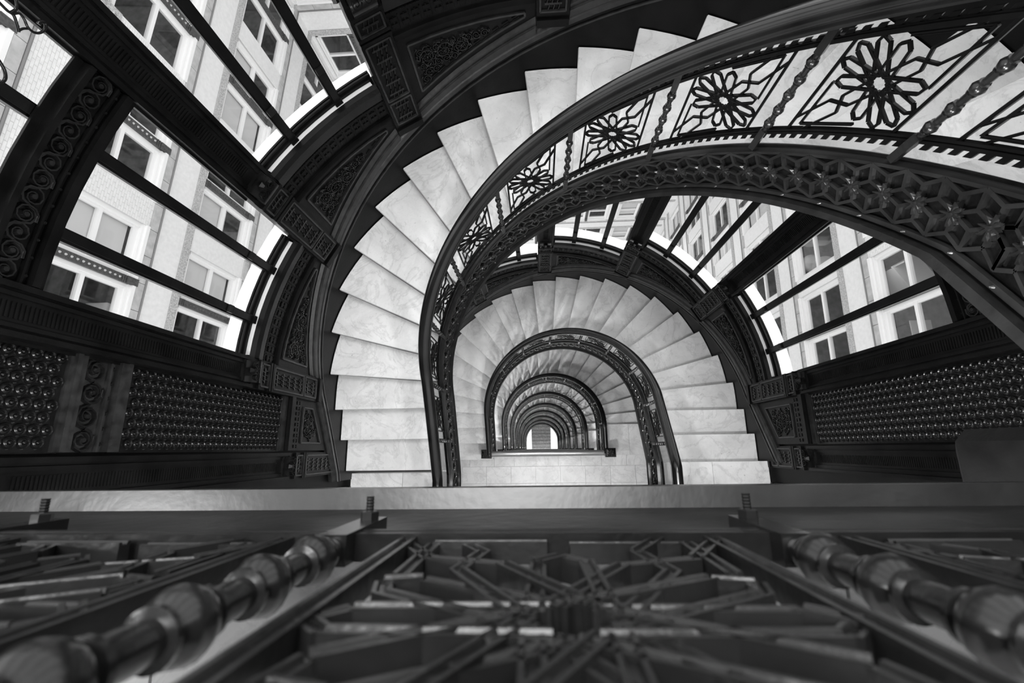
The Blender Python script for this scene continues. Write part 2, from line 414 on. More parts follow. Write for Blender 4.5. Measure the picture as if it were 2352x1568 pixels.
# ------------------------------------------------------------------ landings
YB = -.592      # plane of the landing balustrade
YL1 = -.93     # the landing one storey down stands further back
def build_landing(lv):
    z = zbase(lv); dy = -.31 if lv == 1 else 0
    mb = MB(); mb.box(-2.06, 2.06, -2.6, -.60+dy, -.20, -.021)
    if lv >= 1: mb.box(1.0, 2.05, -.60+dy, -.66 if lv == 1 else -.085, -.20, -.021)
    if lv == 1 or lv > 2: mb.box(-2.05, -1.0, -.60+dy, -.73 if lv == 1 else -.21, -.20, -.021)
    root = obj('floor', mb, MORTAR, kind='structure', loc=(0, 0, z)); root['category'] = 'floor'
    root['label'] = ['white marble landing floor beside the foreground balustrade', 'white marble landing floor one storey down, half hidden below the ledge', 'white tiled landing floor with two lamp reflections, behind the polished rail'][lv] if lv < 3 else '%s white marble landing floor down the well' % ORD[lv].split()[0]
    ys = [-.640+dy, -.83 if lv != 1 else -1.04, -1.13, -1.60, -2.08, -2.58]
    for i in range(len(ys)-1):
        xs = [-2.05 + .456*k for k in range(10)] if i else [-2.05, -1.45, -.99, -.62, -.21, .20, .62, .99, 1.45, 2.054]
        for k in range(9):
            m2 = MB(); g = .002
            m2.box(xs[k]+g, xs[k+1]-g, ys[i+1]+g, ys[i]-g, -.02, 0)
            obj('tile', m2, MARBLE, root)
    def strip(x0, x1, y0, y1):
        m2 = MB(); m2.box(x0, x1, y0, y1, -.02, 0); obj('tile', m2, MARBLE, root)
    if lv >= 1:
        ye = -.656 if lv == 1 else -.085
        strip(1.0, 1.52, ys[0], ye); strip(1.523, 2.05, ys[0], ye)
    if lv == 1 or lv > 2:
        ye = -.73 if lv == 1 else -.21
        strip(-1.52, -1.0, ys[0], ye); strip(-2.05, -1.523, ys[0], ye)
    zl = -.12 if lv == 0 else .04; xe = 1.35 if lv == 0 else .98
    mb = MB(); mb.box(-xe, xe, -.612+dy, -.595+dy, -.30, .128 if lv == 0 else .078); obj('edge_web', mb, IRON2, root)
    mb = MB(); mb.hexa([(-xe,-.60+dy,zl-.014),(xe,-.60+dy,zl-.014),(xe,-.5655+dy,zl-.014),(-xe,-.5655+dy,zl-.014),(-xe,-.60+dy,zl+.006),(xe,-.60+dy,zl+.006),(xe,-.5655+dy,zl),(-xe,-.5655+dy,zl)]); obj('edge_ledge', mb, SHEEN, root)
    mb = MB(); mb.box(-xe, xe, -.600+dy, -.580+dy, -.34, zl-.014); obj('edge_fascia', mb, IRONP, root)
    return root
landings = [build_landing(l) for l in range(0, 4)]
CH[landings[3].name] = list(landings[3].children)
for lv in range(4, NFL):
    c = copy_tree(landings[3], loc=(0, 0, zbase(lv))); c['label'] = '%s white marble landing floor down the well' % ORD[lv].split()[0]

def build_landing_rail(lv, xs, detail):
    z = zbase(lv)
    root = thing('landing_railing', 'x', 'railing', (0, YB if lv != 1 else YL1, z), 'straight landing railings')
    prof = [(-.046,.625),(-.041,.605),(-.02,.598),(.02,.598),(.041,.605),(.046,.625),(.043,.64),(.048,.655),(.048,.685),(.04,.705),(.018,.718),(-.018,.718),(-.04,.705),(-.048,.685),(-.048,.655),(-.043,.64)]
    mb = MB(); mb.sweep([[(x, p[0], p[1]) for p in prof] for x in (-1.0, 1.0)]); obj('handrail', mb, BRASS if lv else RAILW, root, smooth=50)
    Mb = lambda u, v, h: (u, h, v)
    mb = MB(); mb.sweep([[(x, a, b) for a, b in [(.012,.553),(.012,.571),(.006,.571),(.006,.578),(-.010,.578),(-.010,.553)]] for x in (-.98, .98)])
    teeth(mb, Mb, -.97, .97, .577, .592, .030, -.004, .004); obj('top_rail', mb, IRON, root)
    mb = MB(); mb.sweep([[(x, a, b) for a, b in [(.012,.150),(.006,.150),(.006,.143),(-.010,.143),(-.010,.175),(.012,.175),(.012,.165),(.008,.162),(.012,.159)]] for x in (-.98, .98)])
    teeth(mb, Mb, -.97, .97, .120, .144, .030, -.004, .004); obj('bottom_rail', mb, IRON2, root)
    for x in xs:
        b = obj('baluster', baluster_mesh((0,0,0), .52, 20 if detail else 10, .0125), BALU, root, smooth=35, loc=(x, .002, .090))
        if detail:
            m2 = MB(); m2.lathe([(.0095,.0),(.0095,.007),(.0080,.008)], (0,.0125,.018), (0,1,0), (1,0,0), (0,0,1), 6); obj('nut', m2, NUT, b)
            m2 = MB(); m2.lathe([(.0036 + .0006*(k % 2), .006 + .0015*k) for k in range(12)], (0,.0125,.018), (0,1,0), (1,0,0), (0,0,1), 10); obj('threaded_stud', m2, NUT, b)
    for i in range(len(xs)-1):
        xc = (xs[i]+xs[i+1])/2
        M = lambda u, v, h, xc=xc: (xc+u, h, .363+v)
        obj('grille_panel', grille_mesh(M, .258, .39, 0.0, .017 if detail else .011, .0112 if detail else .0078, True), FGIRON if detail else IRON, root)
    if lv:
        for sx in (-1, 1):
            mb = MB(); x = sx*1.06
            mb.box(x-.06, x+.06, -.055, .055, -.0, .60); n_ = obj('newel_post', mb, IRON, root)
            mb = MB(); mb.sweep([[(x-a, -b, h), (x+a, -b, h), (x+a, b, h), (x-a, b, h)] for a, b, h in ((.06,.055,.60),(.088,.075,.62),(.088,.075,.74),(.075,.062,.765),(.04,.03,.775))])
            c_ = obj('carved_cap', mb, IRON, n_)
            mb = MB()
            for k in range(14):
                mb.blob(lambda u, v, h: (x+u, v, .765+h), (random.uniform(-.06,.06), random.uniform(-.05,.05)), .016, .016)
            obj('cap_ornament', mb, IRON2, n_, kind='stuff')
    return root
LX = [-1.045, -.682, -.325, .054, .412, .772]
lr = build_landing_rail(0, LX, True); lr['label'] = 'foreground black iron balustrade with turned balusters and star grilles, just below the camera'
l1 = build_landing_rail(1, [-.80, -.40, 0, .40, .80], False); l1['label'] = 'straight landing railing hidden below the foreground ledge, one storey down'
CH[l1.name] = list(l1.children)
for lv in range(2, NFL):
    c = copy_tree(l1, loc=(0, YB, zbase(lv))); c['label'] = ('polished landing rail with carved newels above the tiled white floor' if lv == 2 else '%s landing railing down the well, a thin dark bar' % ORD[lv].split()[0])
# newel drop at the head of the top flight
mb = MB(); mb.sweep([[(1.02-a,-.56-b,h),(1.02+a,-.56-b,h),(1.02+a+.0,-.56+b-.03,h),(1.02+a-.03,-.56+b,h),(1.02-a+.03,-.56+b,h),(1.02-a,-.56+b-.03,h)] for a, b, h in ((.06,.06,-.72),(.09,.085,-.68),(.09,.085,.9))])
nd = obj('newel_post', mb, OAK); nd['label'] = 'dark chamfered newel post at the right end of the foreground balustrade'; nd['category'] = 'post'

# ------------------------------------------------------------------ oriel walls
def cyl(a, R, z): r = math.radians(a); return (R*math.cos(r), R*math.sin(r), z)
def pitch(a, fl): return -RISE*(2.5 + a/10.0) - STOREY*fl
def arc_sweep(mb, prof, a0, a1, zf, n=8):      # prof (R, dz); zf(a) base height
    mb.sweep([[cyl(a, R, zf(a)+dz) for R, dz in prof] for a in [a0+(a1-a0)*i/n for i in range(n+1)]])
def sill_z(j, fl): return .274 - .51*j - STOREY*fl
def fill_scrolls(mb, M, inside, bbox, r, seed, h=.012, wd=.012):
    rnd = random.Random(seed); u0, u1, v0, v1 = bbox; k = 0
    y = v0 + r*.6; row = 0
    while y < v1:
        x = u0 + r*(.8 + (row % 2)*.9)
        while x < u1:
            if inside(x, y, r*.75):
                s = 1 if (k % 2) else -1; ph = rnd.uniform(0, 6.28); rr = r*rnd.uniform(.85, 1.05)
                mb.ribbon(M, spiral((x, y), rr, rr*.18, 1.6, ph, 14, s), wd, h, True)
                for q in range(4):
                    a = ph + q*1.6; c = (x+rr*1.05*math.cos(a), y+rr*1.05*math.sin(a))
                    if inside(c[0], c[1], 0): mb.ribbon(M, [c, (c[0]+r*.35*math.cos(a+1.0*s), c[1]+r*.35*math.sin(a+1.0*s)), (c[0]+r*.6*math.cos(a+1.7*s), c[1]+r*.6*math.sin(a+1.7*s))], wd*1.5, h*.8, True)
                mb.blob(M, (x, y), rr*.2, h*1.2)
            x += r*1.9; k += 1
        y += r*1.75; row += 1
def border(mb, M, poly, wd, h):
    n = len(poly)
    for i in range(n): mb.bar(M, poly[i], poly[(i+1) % n], wd, -.002, h, False)
def shrink(poly, d):
    cx = sum(p[0] for p in poly)/len(poly); cy = sum(p[1] for p in poly)/len(poly)
    n = len(poly); out = []
    for i in range(n):
        a, b, c = Vector(poly[i-1]), Vector(poly[i]), Vector(poly[(i+1) % n])
        e1 = (b-a).normalized(); e2 = (c-b).normalized(); n1 = Vector((-e1[1], e1[0])); n2 = Vector((-e2[1], e2[0]))
        if n1.dot(Vector((cx, cy))-b) < 0: n1 = -n1; n2 = -n2
        m = (n1+n2); m = m/ max(.2, m.dot(n1)); out.append(tuple(b + m*d))
    return out
def in_poly(poly):
    def f(x, y, r):
        n = len(poly); sgn = 0
        for i in range(n):
            a, b = poly[i], poly[(i+1) % n]; L = math.hypot(b[0]-a[0], b[1]-a[1])
            c = ((b[0]-a[0])*(y-a[1]) - (b[1]-a[1])*(x-a[0]))/L
            if sgn == 0: sgn = 1 if c > 0 else -1
            if c*sgn < r: return False
        return True
    return f
WN = [0]
def carved_rail(mbs, M, u0, u1, v0, v1):
    """carved transom: mouldings, beads and running scrolls; returns (moulding mb, scroll mb)"""
    mm, ms = mbs
    H_ = v1-v0
    mm.boxm(M, u0, u1, v0, v0+.16*H_, -.01, .045); mm.boxm(M, u0, u1, v1-.12*H_, v1, -.01, .04); mm.boxm(M, u0, u1, v0+.16*H_, v1-.12*H_, -.02, .008)
    mm.boxm(M, u0, u1, v0+.28*H_, v0+.33*H_, 0, .028)
    n = int((u1-u0)/.062)
    for i in range(n):
        u = u0 + (i+.5)*(u1-u0)/n; ms.blob(M2(M, .008), (u, v0+.22*H_), .012, .014)
    n = max(1, int(round((u1-u0)/(.50*H_)))); st = (u1-u0)/n; vc = v0 + .60*H_
    for i in range(n):
        u = u0 + (i+.5)*st; s = 1 if i % 2 else -1
        ms.ribbon(M2(M, .008), spiral((u, vc), .24*H_, .04*H_, 1.7, s*1.2, 16, s), .018, .016, True)
        ms.ribbon(M2(M, .008), [(u+.5*st*math.cos(q)*.95, vc + s*.2*H_*math.sin(q)) for q in (PI, PI*.75, PI*.5, PI*.25, 0)], .02, .013)
        ms.blob(M2(M, .008), (u, vc), .02, .02)
def M2(M, h0): return lambda u, v, h: M(u, v, h+h0)
def bay(j, fl, ztop, transom=None, full=True):
    WN[0] += 1
    a0, a1 = 30*j + 2.9, 30*(j+1) - 2.9
    am, da = (a0+a1)/2, (a1-a0)
    zs = sill_z(j, fl)
    word = {0: 'first', 1: 'second', 2: 'third', 3: 'fourth', 4: 'fifth', 5: 'sixth'}[j]
    root = thing('window_%d' % WN[0], '%s oriel window bay along the curve beside the %s stair flight, carved dark spandrel below' % (word, ORD[fl].split()[0]), 'window', (0,0,0), None, 'structure')
    zf = lambda a: zs
    mb = MB(); arc_sweep(mb, [(2.095,-.01),(2.14,-.01),(2.14,.045),(2.128,.045),(2.128,.03),(2.118,.03),(2.118,.045),(2.106,.045),(2.106,.022),(2.095,.022)], a0, a1, zf); obj('bottom_rail', mb, OAK, root)
    mb = MB(); arc_sweep(mb, [(2.066,-.012),(2.094,-.012),(2.094,.004),(2.066,.004)], a0+.5, a1-.5, zf); obj('sill_board', mb, SILLW, root)
    mb = MB(); arc_sweep(mb, [(2.141,-.06),(2.300,-.075),(2.300,-.045),(2.141,-.02)], a0-2.9, a1+2.9, zf); obj('outer_ledge', mb, WHITE, root)
    zb = lambda a: pitch(a, fl) + .27
    mb = MB(); mb.sweep([[cyl(a, 2.06, zb(a)-.05), cyl(a, 2.06, zs-.012), cyl(a, 2.14, zs-.012), cyl(a, 2.14, zb(a)-.5)] for a in [a0-.5+(da+1)*i/8 for i in range(9)]]); obj('spandrel_wall', mb, OAK, root)
    # mullions and panes
    for k in (1, 2):
        am_ = 30*j + 10*k
        mb = MB(); r = math.radians(am_); e = (math.cos(r), math.sin(r)); tn = (-e[1], e[0])
        Mm = lambda u, v, h: (e[0]*h + tn[0]*u, e[1]*h + tn[1]*u, v)
        mb.boxm(Mm, -.020, .020, zs, ztop, 2.078, 2.145); mb.boxm(Mm, -.029, .029, zs, ztop, 2.095, 2.13)
        mb.boxm(Mm, -.026, .026, zs, zs+.03, 2.07, 2.145)
        mu = obj('mullion', mb, IRON, root)
        m2 = MB(); m2.boxm(Mm, -.024, .024, zs+.25, zs+.29, 2.066, 2.08); obj('latch', m2, IRON2, mu)
    lv = [(zs+.02, ztop)] if not transom else [(zs+.02, transom[0]), (transom[1], ztop)]
    for zz0, zz1 in lv:
        for k in range(3):
            p0, p1 = 30*j + 10*k + (2.9 if k == 0 else .5), 30*j + 10*(k+1) - (2.9 if k == 2 else .5)
            mb = MB(); rp = 2.112
            q = [cyl(p0, rp, zz0), cyl(p1, rp, zz0), cyl(p1, rp, zz1), cyl(p0, rp, zz1)]
            mb.add(q, [(0,1,2,3)]); obj('pane', mb, GLASS, root)
    if transom:
        z0, z1 = transom
        Mt = lambda u, v, h: cyl(am + math.degrees(u/2.06), 2.06-h, v)
        L = math.radians(da)*2.06/2
        mm, ms = MB(), MB(); nseg = 6
        for i in range(nseg):
            carved_rail((mm, ms), Mt, -L + 2*L*i/nseg, -L + 2*L*(i+1)/nseg, z0+.03, z1-.03)
            mm.boxm(Mt, -L + 2*L*i/nseg, -L + 2*L*(i+1)/nseg, z0, z0+.03, -.012, .02); mm.boxm(Mt, -L + 2*L*i/nseg, -L + 2*L*(i+1)/nseg, z1-.03, z1, -.012, .0)
        tr = obj('transom', mm, OAK, root); obj('scrollwork', ms, CARVED, tr, kind='stuff')
    if not full: return root
    # spandrel mouldings
    mb = MB(); arc_sweep(mb, [(2.018,-.050),(2.066,-.012),(2.066,.002),(2.030,.0),(2.012,-.022)], a0, a1, zf); arc_sweep(mb, [(2.045,-.115),(2.062,-.115),(2.062,-.05),(2.030,-.05)], a0, a1, zf); obj('cornice', mb, OAK, root, smooth=30)
    Ms = lambda u, v, h: cyl(am - math.degrees(u/2.06), 2.06-h, zs+v)     # u to the right as seen from inside... upper side of the stair at +u
    L = math.radians(da)*2.06/2
    mb = MB(); n = 44
    for i in range(n): mb.blob(M2(Ms, .002), (-L + 2*L*(i+.5)/n, -.132), .011, .012)
    obj('bead_row', mb, OAK, root, kind='stuff')
    mb = MB(); n = 13
    for i in range(n):
        u = -L + 2*L*(i+.5)/n; d_ = 2*L/n
        for q in (-.26, .12): mb.boxm(Ms, u-d_*.30, u+d_*.30, -.205+q*.10-.0, -.205+q*.10+.022, 0, .008)
        mb.boxm(Ms, u-d_*.06, u+d_*.06, -.245, -.165, 0, .006); mb.boxm(Ms, u+d_*.42, u+d_*.48, -.25, -.16, 0, .007)
    obj('frieze', mb, OAK, root, kind='stuff')
    mb = MB(); arc_sweep(mb, [(2.038,-.300),(2.062,-.310),(2.062,-.268),(2.044,-.268),(2.040,-.282)], a0, a1, zf); obj('moulding', mb, OAK, root, smooth=30)
    vb = lambda u: pitch(am - math.degrees(u/2.06), fl) + .30 - zs
    mb = MB(); mb.sweep([[Ms(u, vb(u)-.05, .0), Ms(u, vb(u)-.05, .030), Ms(u, vb(u)-.005, .030), Ms(u, vb(u), .018), Ms(u, vb(u)+.03, .022), Ms(u, vb(u)+.045, .0)] for u in [-L + 2*L*i/8 for i in range(9)]]); obj('raked_moulding', mb, OAKL, root, smooth=30)
    g = .065
    poly = [(-L+g, vb(-L+g)+.105), (L-g, vb(L-g)+.105), (L-g, -.365), (-L+g, -.365)]
    if poly[1][1] > -.385: poly = [(-L+g, vb(-L+g)+.105), ((L-g), -.39), (L-g, -.365), (-L+g, -.365)]
    mb = MB()
    sub = []
    for i in range(4):
        a, b = poly[i], poly[(i+1) % 4]
        for q in range(5): sub.append((a[0]+(b[0]-a[0])*q/5, a[1]+(b[1]-a[1])*q/5))
    border(mb, Ms, sub, .014, .012); obj('panel_border', mb, OAKL, root)
    mb = MB(); e0, e1 = poly[0], poly[1]; sl_ = (e1[1]-e0[1])/(e1[0]-e0[0]); cl_ = math.cos(math.atan(sl_))
    inn = poly
    def inside_sp(x, y, r): return -L+g+.022+r < x < L-g-.022-r*.5 and y < -.365-.016-r and (y - (e0[1] + sl_*(x-e0[0])))*cl_ > .034+r
    mb2 = MB(); a, b = shrink(poly, .024)[0], shrink(poly, .024)[1]; n = 11
    for i in range(n):
        p = (a[0]+(b[0]-a[0])*(i+.15)/n, a[1]+(b[1]-a[1])*(i+.15)/n); p2 = (a[0]+(b[0]-a[0])*(i+.75)/n, a[1]+(b[1]-a[1])*(i+.75)/n)
        mb2.bar(Ms, p, p2, .020, 0, .008, True)
    obj('reeded_band', mb2, OAK, root, kind='stuff')
    fill_scrolls(mb, Ms, inside_sp, (-L, L, min(p[1] for p in inn), max(p[1] for p in inn)), .060, 10*j+fl, .020, .013)
    fill_scrolls(mb, Ms, inside_sp, (-L+.02, L, min(p[1] for p in inn)+.02, max(p[1] for p in inn)), .028, 77*j+fl, .016, .010)
    obj('scrollwork', mb, CARVED, root, kind='stuff')
    return root
def pilaster(idx, M, zb, zc, ztop, label):
    """fluted mullion pilaster; M(u,v,h): u across, v height, h towards the stair; zb foot, zc console height"""
    root = thing('trim_%d' % idx, label, 'pilaster', (0,0,0), None, 'structure')
    W = .098
    mb = MB(); mb.boxm(M, -W, W, zc+.02, ztop, -.08, .012); mb.boxm(M, -W, -W+.022, zc+.02, ztop, .012, .028); mb.boxm(M, W-.022, W, zc+.02, ztop, .012, .028)
    mb.boxm(M, -W+.034, -W+.050, zc+.02, ztop, .012, .022); mb.boxm(M, W-.050, W-.034, zc+.02, ztop, .012, .022)
    mb.boxm(M, -W-.012, -W, zc+.02, ztop, -.07, -.03); mb.boxm(M, W, W+.012, zc+.02, ztop, -.07, -.03)
    obj('shaft', mb, OAK, root)
    mb = MB()
    z = zc + .18
    while z < min(ztop, zc + 1.9):
        mb.boxm(M, -.030, .030, z, z+.008, .012, .017); z += .016
    obj('reeding', mb, OAK, root, kind='stuff')
    mb = MB()    # console: rounded bracket
    rows = []
    for i in range(9):
        q = i/8; rows.append([M(-W*.72, zc-.05+.17*q, .012), M(-W*.72, zc-.05+.17*q, .030+.05*math.sin(PI*min(1, q*1.15))), M(W*.72, zc-.05+.17*q, .030+.05*math.sin(PI*min(1, q*1.15))), M(W*.72, zc-.05+.17*q, .012)])
    mb.sweep(rows); co = obj('console', mb, IRON, root, smooth=50)
    mb = MB()
    for s in (-1, 1): mb.ribbon(lambda u, v, h: M(u, v, h+.06), spiral((s*.035, zc+.05), .03, .006, 1.5, 0, 14, s), .012, .02, True)
    mb.blob(lambda u, v, h: M(u, v, h+.07), (0, zc+.09), .03, .02)
    obj('scroll', mb, OAK, co, kind='stuff')
    mb = MB(); mb.boxm(M, -W, W, zb-.02, zc+.02, -.08, .018)
    for v in (zc-.06, zc-.185, zc-.215): mb.boxm(M, -W, W, v, v+.018, .018, .036)
    mb.boxm(M, -W, W, zb-.04, zb+.01, .0, .034); obj('pedestal', mb, OAK, root)
    def framed(v0, v1, name):
        b_ = MB(); border(b_, M2(M, .018), [(-W+.022, v0), (W-.022, v0), (W-.022, v1), (-W+.022, v1)], .012, .014); o = obj(name, b_, OAKL, root)
        s_ = MB(); nn = max(1, int(round((v1-v0)/.085)))
        for i in range(nn):
            vc = v0 + (v1-v0)*(i+.5)/nn; d_ = (v1-v0)/nn
            for x in (-.03, 0, .03):
                s_.ribbon(M2(M, .018), [(x, vc-d_*.40), (x+.007, vc-.1*d_), (x-.007, vc+.1*d_), (x, vc+d_*.40)], .012, .009)
            s_.boxm(M, -.05, .05, vc-.006, vc+.006, .018, .026)
        obj('ornament', s_, CARVED, o, kind='stuff')
    framed(zc-.165, zc-.075, 'square_panel')
    lo = zb + .06; hi = zc - .23
    if hi - lo > .3:
        framed(lo + (hi-lo)*.34, hi, 'long_panel'); framed(lo, lo + (hi-lo)*.30, 'short_panel')
    else: framed(lo, hi, 'long_panel')
    return root
TN = [0]
def curve_pilaster(a, fl, zc, ztop, label):
    TN[0] += 1
    r = math.radians(a); e = (math.cos(r), math.sin(r)); tn = (e[1], -e[0])
    M = lambda u, v, h: (e[0]*(2.04-h) + tn[0]*u, e[1]*(2.04-h) + tn[1]*u, v)
    return pilaster(TN[0], M, pitch(a, fl)+.30, zc, ztop, label)
def side_pilaster(sx, y, zb, zc, ztop, label):
    TN[0] += 1
    M = lambda u, v, h: (sx*(2.08-h), y + u*sx, v)
    return pilaster(TN[0], M, zb, zc, ztop, label)
CEIL = 3.4
bays = []
def window_top(j, fl):
    if fl == 0: return CEIL
    return pitch(30*(j+1), fl-1) - .36
for fl in (0, 1):
    for j in range(6):
        tr = None
        if fl == 0 and j == 5: tr = (-.955, -.715)
        if fl == 1 and j == 0: tr = (-1.84, -1.62)
        zt = window_top(j, fl)
        bay(j, fl, zt, tr)
names = {0: 'right end', 30: 'right', 60: 'upper right', 90: 'top', 120: 'upper left', 150: 'left', 180: 'left end'}
for fl in (0, 1):
    for m in range(0, 7):
        a = 30*m
        zc = sill_z(min(m, 6) - 1, fl) - .0 if m > 0 else sill_z(0, fl) + .51
        zt = CEIL if fl == 0 else pitch(a, fl-1) - .36
        curve_pilaster(a, fl, zc, zt, 'dark fluted pilaster at the %s of the oriel, beside the %s stair flight' % (names[a], ORD[fl].split()[0]))

# side walls with bullseye panels between the oriel and the building
def disc_mesh():
    mb = MB(); prof = [(.0235,0),(.0235,.004),(.0215,.0085),(.0195,.006),(.0175,.0035),(.0145,.004),(.0120,.0085),(.0100,.009),(.0085,.0055),(.0075,.0050),(.0060,.0110),(.0030,.0135),(.0004,.0140)]
    mb.lathe(prof, (0,0,0), (0,0,1), (1,0,0), (0,1,0), 18); return mb.mesh('disc', DISCM, 60)
DISC = disc_mesh(); DISC_DIM = DISC.copy(); DISC_DIM.materials[0] = IRONP  # left discs take a darker, duller iron in place of weaker light
def side_wall(sx, name, z0, z1, gaps, label, vis):
    X = 2.10
    M = lambda u, v, h: (sx*(X-h), u, v)
    mb = MB(); mb.box(min(sx*X, sx*(X+.1)), max(sx*X, sx*(X+.1)), -2.6, -.05, -(-zbase(NFL)), CEIL); root = obj(name, mb, DARKWALL, kind='structure'); root['label'] = label; root['category'] = 'wall'
    spans = []; z = z0
    for g0, g1 in sorted(gaps): spans.append((z, g0)); z = g1
    spans.append((z, z1))
    cnt = 0; stud = MB(); extra = MB()
    pit = .0485
    pos = []
    for a, b in spans:
        mb = MB(); mb.boxm(M, -.505, -.105, a, b, 0, .010); obj('panel_ground', mb, IRONP, root)
        mb = MB()
        for v in (a, b-.022): mb.boxm(M, -.50, -.095, v, v+.022, .0, .045)
        for v in (a+.022, b-.034): mb.boxm(M, -.50, -.095, v, v+.012, .0, .026)
        obj('panel_frame', mb, OAKL, root)
        n = int((b-a-.07)/pit)
        for i in range(n):
            for k in range(8):
                u = -.127 - k*(.365/7.6) - (.0 if i % 2 else 0); v = a + .035 + pit*(i+.5) + (pit/2 if k % 2 else 0)
                if v > b-.06: continue
                pos.append((u, v))
                stud.blob(M2(M, .010), (u-.024, v), .0045, .007)
    pos.sort(key=lambda p: abs(p[1]-vis))
    rot = Matrix(((0,0,-sx),(0,1,0),(sx,0,0))).to_euler()
    for i, (u, v) in enumerate(pos):
        if i < 300:
            o = put('disc', DISC if sx > 0 else DISC_DIM, root, (sx*(X-.010), u, v)); o.rotation_euler = rot
        else:
            extra.lathe([(.0235,0),(.0235,.004),(.0215,.0085),(.0175,.0035),(.0120,.0085),(.0085,.0055),(.0060,.0110),(.0004,.0140)], (sx*(X-.010), u, v), (-sx,0,0), (0,1,0), (0,0,1), 12)
    if extra.v: obj('discs', extra, DISCM, root, kind='stuff', smooth=60)
    obj('studs', stud, OAKL, root, kind='stuff')
    for g0, g1 in gaps:
        if g1-g0 < .3:
            mm, ms = MB(), MB(); carved_rail((mm, ms), M, -.50, -.10, g0, g1); t_ = obj('transom', mm, OAKL, root); obj('scrollwork', ms, CARVED, t_, kind='stuff')
    return root
wl = side_wall(-1, 'wall_left', -2.79, CEIL, [(-1.40, -1.18), (.75, 1.0)], 'dark iron side wall with bullseye disc panels on the left, beside the landing', -1.9)
wr = side_wall(1, 'wall_right', -3.30, -.3, [], 'dark iron side wall with bullseye disc panels on the right, below the black block', -2.3)
def side_spandrel(sx, zs, t_edge, parent, seed):
    M = lambda u, v, h: (sx*(2.085-h), u, v)
    s = RISE/G*(1 if sx < 0 else -1)     # height falls with y on the left (going down towards the landing)
    zp = lambda y: (-(20.5 - y/G)*RISE if sx < 0 else -(2.5 + y/G)*RISE - STOREY) + .30
    mb = MB(); mb.sweep([[M(-.50, min(zs, zp(-.50)), 0), M(-.50, min(zs,zp(-.5)), .02), M(-.50, zs, .02), M(-.50, zs, 0)], [M(-.10, zp(-.10), 0), M(-.10, zp(-.10), .02), M(-.10, zs, .02), M(-.10, zs, 0)]]); obj('spandrel', mb, OAK, parent)
    mb = MB(); mb.boxm(M, -.50, -.09, zs-.05, zs+.0, 0, .06); mb.boxm(M, -.50, -.09, zs-.09, zs-.05, 0, .04); obj('cornice', mb, OAK, parent)
    n = 9; mb = MB()
    for i in range(n):
        u = -.49 + .38*(i+.5)/n
        mb.boxm(M, u-.012, u+.012, zs-.155, zs-.135, .02, .028); mb.boxm(M, u-.012, u+.012, zs-.195, zs-.175, .02, .028); mb.boxm(M, u-.003, u+.003, zs-.20, zs-.13, .02, .026)
    obj('frieze', mb, OAK, parent, kind='stuff')
    poly = [(-.44, max(zp(-.44), zp(-.44)) + .10), (-.16, zp(-.16)+.10), (-.16, zs-.24), (-.44, zs-.24)]
    mb = MB(); border(mb, M2(M, .02), poly, .012, .012); obj('panel_border', mb, OAKL, parent)
    mb = MB(); fill_scrolls(mb, M2(M, .02), in_poly(shrink(poly, .02)), (-.44, -.14, min(p[1] for p in poly), max(p[1] for p in poly)), .034, seed, .011, .009); obj('scrollwork', mb, CARVED, parent, kind='stuff')
side_spandrel(-1, -2.80, 0, wl, 5); side_spandrel(1, -3.31, 0, wr, 9)
for sx, zc, zt, lab in ((-1, -2.92, CEIL, 'dark pilaster with framed panels at the left edge of the landing'), (1, -3.42, -.3, 'dark pilaster with framed panels at the right edge of the landing')):
    side_pilaster(sx, -.615, -4.06, zc, zt, lab)
    TN[0] += 1
    M = lambda u, v, h, sx=sx: (sx*(2.08-h), -.95+u*sx, v)
    pilaster(TN[0], M, -4.06, zc-.1, zt, lab.replace('framed panels', 'a scrolled console').replace('edge', 'inner edge'))
# lower shell, back wall, ceiling
mb = MB(); rows = [[cyl(a, 2.07, pitch(0, 1)-.3), cyl(a, 2.07, -(-zbase(NFL))), cyl(a, 2.2, -(-zbase(NFL))), cyl(a, 2.2, pitch(0, 1)-.3)] for a in range(0, 181, 6)]
rows = [[cyl(a, 2.07, pitch(a, 1)-.3), cyl(a, 2.07, -(-zbase(NFL))), cyl(a, 2.2, -(-zbase(NFL))), cyl(a, 2.2, pitch(a, 1)-.3)] for a in range(0, 181, 6)]
mb.sweep(rows); o = obj('wall_lower', mb, DARKWALL, kind='structure'); o['label'] = 'dark lower wall of the stairwell behind the deeper flights'; o['category'] = 'wall'
mb = MB(); mb.box(-2.2, 2.2, -2.72, -2.6, -(-zbase(NFL)), CEIL); o = obj('wall_back', mb, CREAM, kind='structure'); o['label'] = 'pale plaster back wall behind the landings'; o['category'] = 'wall'
mb = MB(); mb.box(-2.3, 2.3, -2.72, 2.3, CEIL, CEIL+.1); o = obj('ceiling', mb, CREAM, kind='structure'); o['label'] = 'pale ceiling over the top of the stairwell'; o['category'] = 'ceiling'
